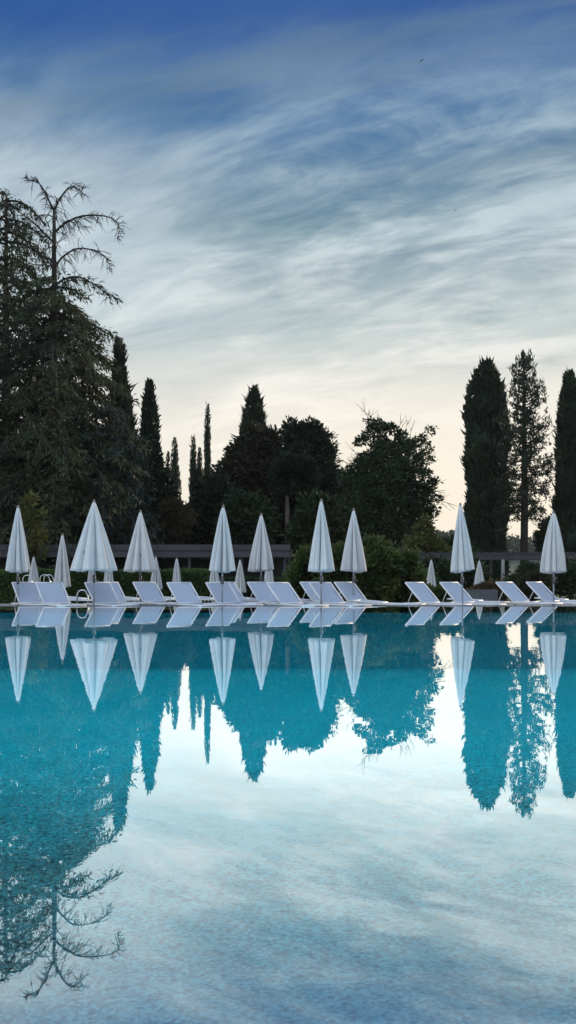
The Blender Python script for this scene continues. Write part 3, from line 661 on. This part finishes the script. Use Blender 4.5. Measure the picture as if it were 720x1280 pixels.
# ================= parasols =================
def canopy_mesh(Rh, Lc, seed, folds=8, openf=0.0, z0=0.0):
    r = random.Random(seed); nt = 160; nz = 22; v = []; f = []
    amp = [r.uniform(.8, 1.25) for _ in range(folds)]; tw = r.uniform(-.25, .25); ph = r.uniform(0, 6.28)
    sec = [r.uniform(-.5, .5) for _ in range(folds)]; ex = r.uniform(.68, .92); bl = r.uniform(.0, .12); wd_ = [r.uniform(.07, .19) for _ in range(folds)]; hm = [r.uniform(0, .07) for _ in range(folds)]; sh_ = [r.uniform(.34, .66) for _ in range(folds)]
    for i in range(nz+1):
        t = i/nz                                             # 0 tip -> 1 hem
        rad = .028+(Rh-.028)*(t**(.92 if openf else ex))*(1 if openf else (1+bl*math.sin(t*math.pi)))
        for j in range(nt):
            a = 2*math.pi*j/nt; k = a/(2*math.pi)*folds; g = int(k) % folds; fr = k-int(k)
            valley = math.exp(-((fr-sh_[g])/wd_[g])**2)*amp[g]+.25*math.sin(fr*math.pi)              # ribs at fr=0, cloth tucked between
            crease = .05*math.sin(fr*math.pi*4+sec[g]*3)*amp[g]
            dep = (.50 if openf else .86)*min(1, t*3)
            rr = rad*(1-dep*valley*.8-min(1, t*3)*(.10 if openf else .26)*(min(fr/.86, 1)**1.5 if fr < .86 else (1-fr)/.14)*amp[g]+crease*min(1, t*2)*(.5 if openf else 1))
            a2 = a+tw*t*(0 if openf else 1)+ph+.12*math.sin(fr*6.28+sec[g]*4)*t*(.3 if openf else 1)
            z = Lc*(1-t)
            if t > .96: z += (t-.96)/.04*(-.045*math.sin(fr*math.pi)*(1 if g % 2 else .5)+ (hm[g]*(1-fr)+hm[(g+1) % folds]*fr)*(.3 if openf else 1))
            v.append((math.cos(a2)*rr, math.sin(a2)*rr, z0+z))
    for i in range(nz):
        for j in range(nt):
            a = i*nt+j; b = i*nt+(j+1) % nt; f.append((a, a+nt, b+nt, b))
    m = MB(); m.v = v; m.f = f; me = m.mesh('canopy'); return me
def parasol(px, tip, hem, wpx, D, lab, seed, zb=-.15, openf=0, group='closed white parasols by the pool', small=False, tilt=0):
    p = at(px, hem, D); root = empty('parasol', (p.x, D, zb)); tag(root, lab, 'parasol', group)
    root.rotation_euler = (R(tilt*.4), R(tilt), 0)
    Rf = 1.0
    zh = p.z-zb; Lc = px2m(hem-tip, D)-.05; Rh = px2m(wpx, D)/2*1.03
    c = link('canopy', canopy_mesh(Rh, Lc, seed, 8, openf, zh), M['fabric'], root, True)
    s = c.modifiers.new('solid', 'SOLIDIFY'); s.thickness = .006
    MB().lathe([(.0, -.02), (.03, -.015), (.034, .02), (.02, .03), (.026, .045), (.014, .065), (0, .07)], 10, (0, 0, zh+Lc)).build('finial', M['finial'], root, True)
    MB().tube([(0, 0, .04), (0, 0, zh+Lc-.02)], .021, 10).build('pole', M['pole'], root, True)
    MB().lathe([(0, 0), (.27, .0), (.27, .035), (.10, .055), (.04, .06), (.035, .14), (0, .14)], 20).build('base', M['dark'], root)
    if not small:
        MB().lathe([(.0, 0), (.035, 0), (.04, .03), (.04, .16), (.03, .19), (0, .19)], 12, (0, 0, zh-.30)).build('collar', M['dark'], root, True)
        MB().tube([(.03, 0, zh-.22), (.09, -.01, zh-.22), (.09, -.01, zh-.29)], .009, 6).build('crank_handle', M['dark'], root)
        if openf:
            b = MB()
            for k in range(8):
                a = k*math.pi/4+.2; b.tube([(0, 0, zh+.25), (math.cos(a)*Rh*.6, math.sin(a)*Rh*.6, zh+.45)], .008, 4)
            b.build('struts', M['dark'], root)
    return root
U = [(22.5,632,715,31,20.9,'leftmost parasol, closed, above two overlapping loungers',0,0),
 (117.5,625,713,59,20.3,'half-open parasol, widest of all, left of centre',1,0),
 (175.5,638,714,42,22.6,'loosely closed parasol just right of the half-open one',1,0),
 (277.5,632,715,34,20.6,'closed parasol with ragged hem, left of the pale parasol pair at centre',0,.6),
 (326.5,642,714,34,23.2,'closed parasol left of the two laurel shrubs',0,0),
 (401.5,624,714,35,20.3,'tallest closed parasol, just right of centre',0,0),
 (442,636,714,33,22.0,'closed parasol right beside the tallest closed one, before the shrubs',0,0),
 (578.5,629,715,30,20.5,'closed parasol leaning slightly in front of broad cypress',0,-1.2),
 (692,639,716,31,22.0,'rightmost parasol, closed, near the right frame edge',0,0)]
U[3] = U[3][:5]+('closed parasol with dark open hem below the tall pointed cypress',)+U[3][6:]
U[4] = U[4][:5]+('closed parasol standing before the pale twin trunks, left of them',)+U[4][6:]
for i, (x_, t_, h_, w_, D, lab, of, tl) in enumerate(U): parasol(x_, t_, h_, w_, D, lab, 20+i, openf=of, tilt=tl)
parasol(78, 667, 735, 22, 27.2, 'medium closed parasol between the leftmost and half-open parasols', 41, zb=-.30, group='parasols on the lower lawn', small=True)
for i, (x_, t_, h_, w_, lab) in enumerate(((42,695,730,14,'small distant parasol just right of the leftmost large parasol'), (115,693,731,12,'small distant parasol seen under left half of half-open one'),
    (136,693,730,13,'small distant parasol seen under right edge of half-open one'), (195,695,737,16,'small distant parasol peeping from behind the loosely closed one'),
    (221,697,731,13,'small distant parasol alone before the green hedge'), (268,696,730,13,'small distant parasol below left side of the ragged-hem parasol'),
    (300,699,741,16,'small distant parasol between the two large centre-left parasols'), (336,694,730,13,'small distant parasol behind right hem of a large centre parasol'),
    (539,699,742,16,'small distant parasol between laurel bank and the leaning parasol'), (599,700,742,16,'small distant parasol right beside the leaning parasol'))):
    parasol(x_, t_, h_, w_, 44.5, lab, 60+i, zb=-1.0, group='parasols on the lower lawn', small=True)

# ================= sun loungers =================
YAW = R(37)
def make_lounger(flatb=False):
    root = empty('sun_lounger', (0, 0, 0)); W = .66; sh = .165; L1 = 1.02; Lb = .75; an = R(4) if flatb else R(42)
    # local +x = towards the feet; hinge at origin
    bx_, bz = -math.cos(an)*Lb, math.sin(an)*Lb
    fr = MB(); e = .018
    for s in (-1, 1): fr.tube([(-.62, s*W/2, sh), (L1, s*W/2, sh)], e, 8)
    fr.tube([(L1, -W/2, sh), (L1, W/2, sh)], e, 8); fr.tube([(-.62, -W/2, sh), (-.62, W/2, sh)], e, 8); fr.tube([(0.04, -W/2, sh), (.04, W/2, sh)], e*.8, 8)
    fr.build('frame', M['white'], root, True)
    st = MB(); n = 8
    for i in range(n+1):
        x = .05+(L1-.08)*i/n; zz = sh+.012-.02*math.sin(math.pi*i/n)
        for y in (-W/2+.015, W/2-.015): st.v.append((x, y, zz))
        for y in (-W/2+.015, W/2-.015): st.v.append((x, y, zz-.008))
    for i in range(n):
        a = i*4; st.f += [(a, a+4, a+5, a+1), (a+2, a+3, a+7, a+6), (a, a+2, a+6, a+4), (a+1, a+5, a+7, a+3)]
    st.f += [(0, 1, 3, 2), (n*4, n*4+2, n*4+3, n*4+1)]
    st.build('seat', M['mesh'], root)
    bk = MB(); n = 8
    up = Vector((math.sin(an), 0, math.cos(an)))
    for i in range(n+1):
        s = .03+.94*i/n; sag = .022*math.sin(math.pi*i/n)
        p = Vector((bx_*s, 0, sh+.02+bz*s))-up*sag
        for y in (-W/2+.02, W/2-.02): bk.v.append((p.x, y, p.z))
        for y in (-W/2+.02, W/2-.02): bk.v.append((p.x-up.x*.008, y, p.z-up.z*.008))
    for i in range(n):
        a = i*4; bk.f += [(a, a+1, a+5, a+4), (a+2, a+6, a+7, a+3), (a, a+4, a+6, a+2), (a+1, a+3, a+7, a+5)]
    bk.f += [(0, 2, 3, 1), (n*4, n*4+1, n*4+3, n*4+2)]
    back = bk.build('backrest', M['mesh'], root)
    bf = MB(); e = .020
    c = [(0, -W/2, sh+.03), (bx_, -W/2, sh+.02+bz), (bx_, W/2, sh+.02+bz), (0, W/2, sh+.03)]
    for i in range(3): bf.tube([c[i], c[i+1]], e, 8)
    bf.tube([(0.0, -W/2, sh+.03), (0.0, W/2, sh+.03)], e*.8, 8)
    bf.build('back_frame', M['white'], back, True)
    if not flatb:
        MB().tube([(bx_*.62, -W/2+.04, sh+bz*.62), (-.52, -W/2+.04, sh), (-.52, W/2-.04, sh), (bx_*.62, W/2-.04, sh+bz*.62)], .011, 6).build('support_strut', M['white'], root, True)
    for (x, y) in ((L1-.12, -1), (L1-.12, 1), (-.45, -1), (-.45, 1)):
        MB().tube([(x, y*W/2, sh), (x+(.03 if x > 0 else -.03), y*W/2, 0)], .016, 8).build('leg', M['white'], root, True)
    return root
def copy_tree(o, parent=None):
    c = o.copy(); C.objects.link(c); c.parent = parent
    for ch in list(o.children): copy_tree(ch, c)
    return c
up_, fl_ = make_lounger(), make_lounger(True); used = [False, False]
def lounger(px, D, lab, flatb=False, yaw=None, zb=-.15, group='white mesh sun loungers along the pool edge'):
    k = int(flatb); src = fl_ if flatb else up_
    o = copy_tree(src) if used[k] else src; used[k] = True
    # px = middle of the hinge
    o.location = ((px-360)/F*D, D, zb); a = (YAW if yaw is None else yaw)+random.uniform(-.035, .035)
    o.rotation_euler = (0, 0, a-math.pi/2); tag(o, lab, 'sun lounger', group); return o
# local +x -> world (sin a, -cos a) after rotation a-90
Ls = [(41,20.9,'leftmost lounger with raised back, under the leftmost parasol'),
 (71.5,20.45,'lounger with raised back overlapping the leftmost lounger on its right'),
 (134,20.5,'lounger with raised back beneath the half-open parasol'),
 (143.5,21.7,'lounger mostly hidden behind the one under the half-open parasol'),
 (193,21.8,'lounger with raised back beneath the loosely closed parasol'),
 (237.5,20.5,'lounger with raised back standing alone left of ragged-hem parasol'),
 (286,20.7,'lounger with raised back beneath the dark-hemmed centre-left parasol'),
 (294,21.8,'lounger hidden mostly behind the one beneath the dark-hemmed parasol'),
 (337,21.9,'lounger half hidden behind a nearer wide one at the picture centre'),
 (364,20.4,'wide near lounger with raised back at the picture centre'),
 (403,22.3,'narrow glimpse of a lounger behind the one under tallest closed parasol'),
 (417.5,20.5,'lounger with raised back beneath the tallest closed parasol'),
 (447.5,21.8,'lounger with raised back before laurel shrubs, right of tallest parasol'),
 (538.5,21.0,'lounger with raised back just right of the laurel bank'),
 (581.5,21.2,'lounger with raised back beneath the leaning parasol'),
 (651.5,21.8,'lounger with raised back below the see-through pine'),
 (689.5,22.1,'rightmost raised lounger, beneath the rightmost parasol')]
for x_, D, lab in Ls: lounger(x_, D, lab)
for x_, D, lab in ((478,20.9,'flat-lying lounger in front of the laurel shrubs'), (100,24.4,'flat white lounger behind the left steel handrail'), (166,24.6,'flat white lounger behind left part of loosely closed parasol'),
    (212,25.0,'flat white lounger just left of the one standing alone'), (262,24.8,'flat white lounger left of the dark-hemmed parasol pole'), (312,24.4,'flat white lounger between the centre loungers'),
    (384,22.6,'flat white lounger just right of the wide near lounger'), (598,22.6,'flat white lounger beside the small right parasol'), (706,23.6,'flat white lounger cut by right frame edge')):
    lounger(x_, D, lab, True, yaw=R(58))

# ================= handrails, birds =================
def rail(px, top, D, w_, lab, zb=-.15, gap=.5, both=True):
    p = at(px, top, D); H = p.z-zb; root = empty('pool_handrail', (p.x, D, zb)); tag(root, lab, 'handrail', 'curved steel handrails')
    for k in range(2 if both else 1):
        pts = [(-w_/2, k*gap, 0), (-w_/2, k*gap, H-.12)]+[(-w_/2*math.cos(a), k*gap, H-.12+.12*math.sin(a)) for a in (R(40), R(70), R(100), R(130))]+[(w_*.45, k*gap, H-.10), (w_*.62, k*gap, H-.28), (w_*.65, k*gap, 0)]
        MB().tube(pts, .019, 8).build('rail', M['chrome'], root, True)
rail(103, 737.5, 21.3, .26, 'curved steel handrail left of the lounger under half-open parasol', both=False)
rail(56, 718.5, 31, .34, 'distant curved steel handrail behind the two leftmost loungers', zb=-.5)
rail(34, 719, 31, .30, 'distant curved steel handrail beside a small distant parasol at left', zb=-.5, both=False)
def bird(px, py, D, s, lab, rz):
    p = at(px, py, D); root = empty('bird', p, rz); tag(root, lab, 'bird', 'birds in the sky')
    b = MB(); b.tube([(-.22, 0, 0), (-.12, 0, 0), (0, 0, .01), (.12, 0, .02), (.17, 0, .03), (.2, 0, .03)], [.01, .035, .05, .04, .03, .008], 8)
    i = len(b.v)
    for sg in (-1, 1):
        i = len(b.v); b.v += [(.06, sg*.03, .02), (.08, sg*.22, .10), (-.02, sg*.5, .06), (-.04, sg*.22, .09), (-.06, sg*.03, .02)]; b.f.append((i, i+1, i+2, i+3, i+4))
    b.f.append((0, 1, 2, 3)); b.build('body', M['dark'], root); root.scale = (s, s, s)
bird(527, 76, 90, .8, 'tiny dark bird high in the blue sky, upper of the two', .6)
bird(569, 263, 90, .5, 'tiny dark bird lower in the pale cloud, lower of the two', -.8)
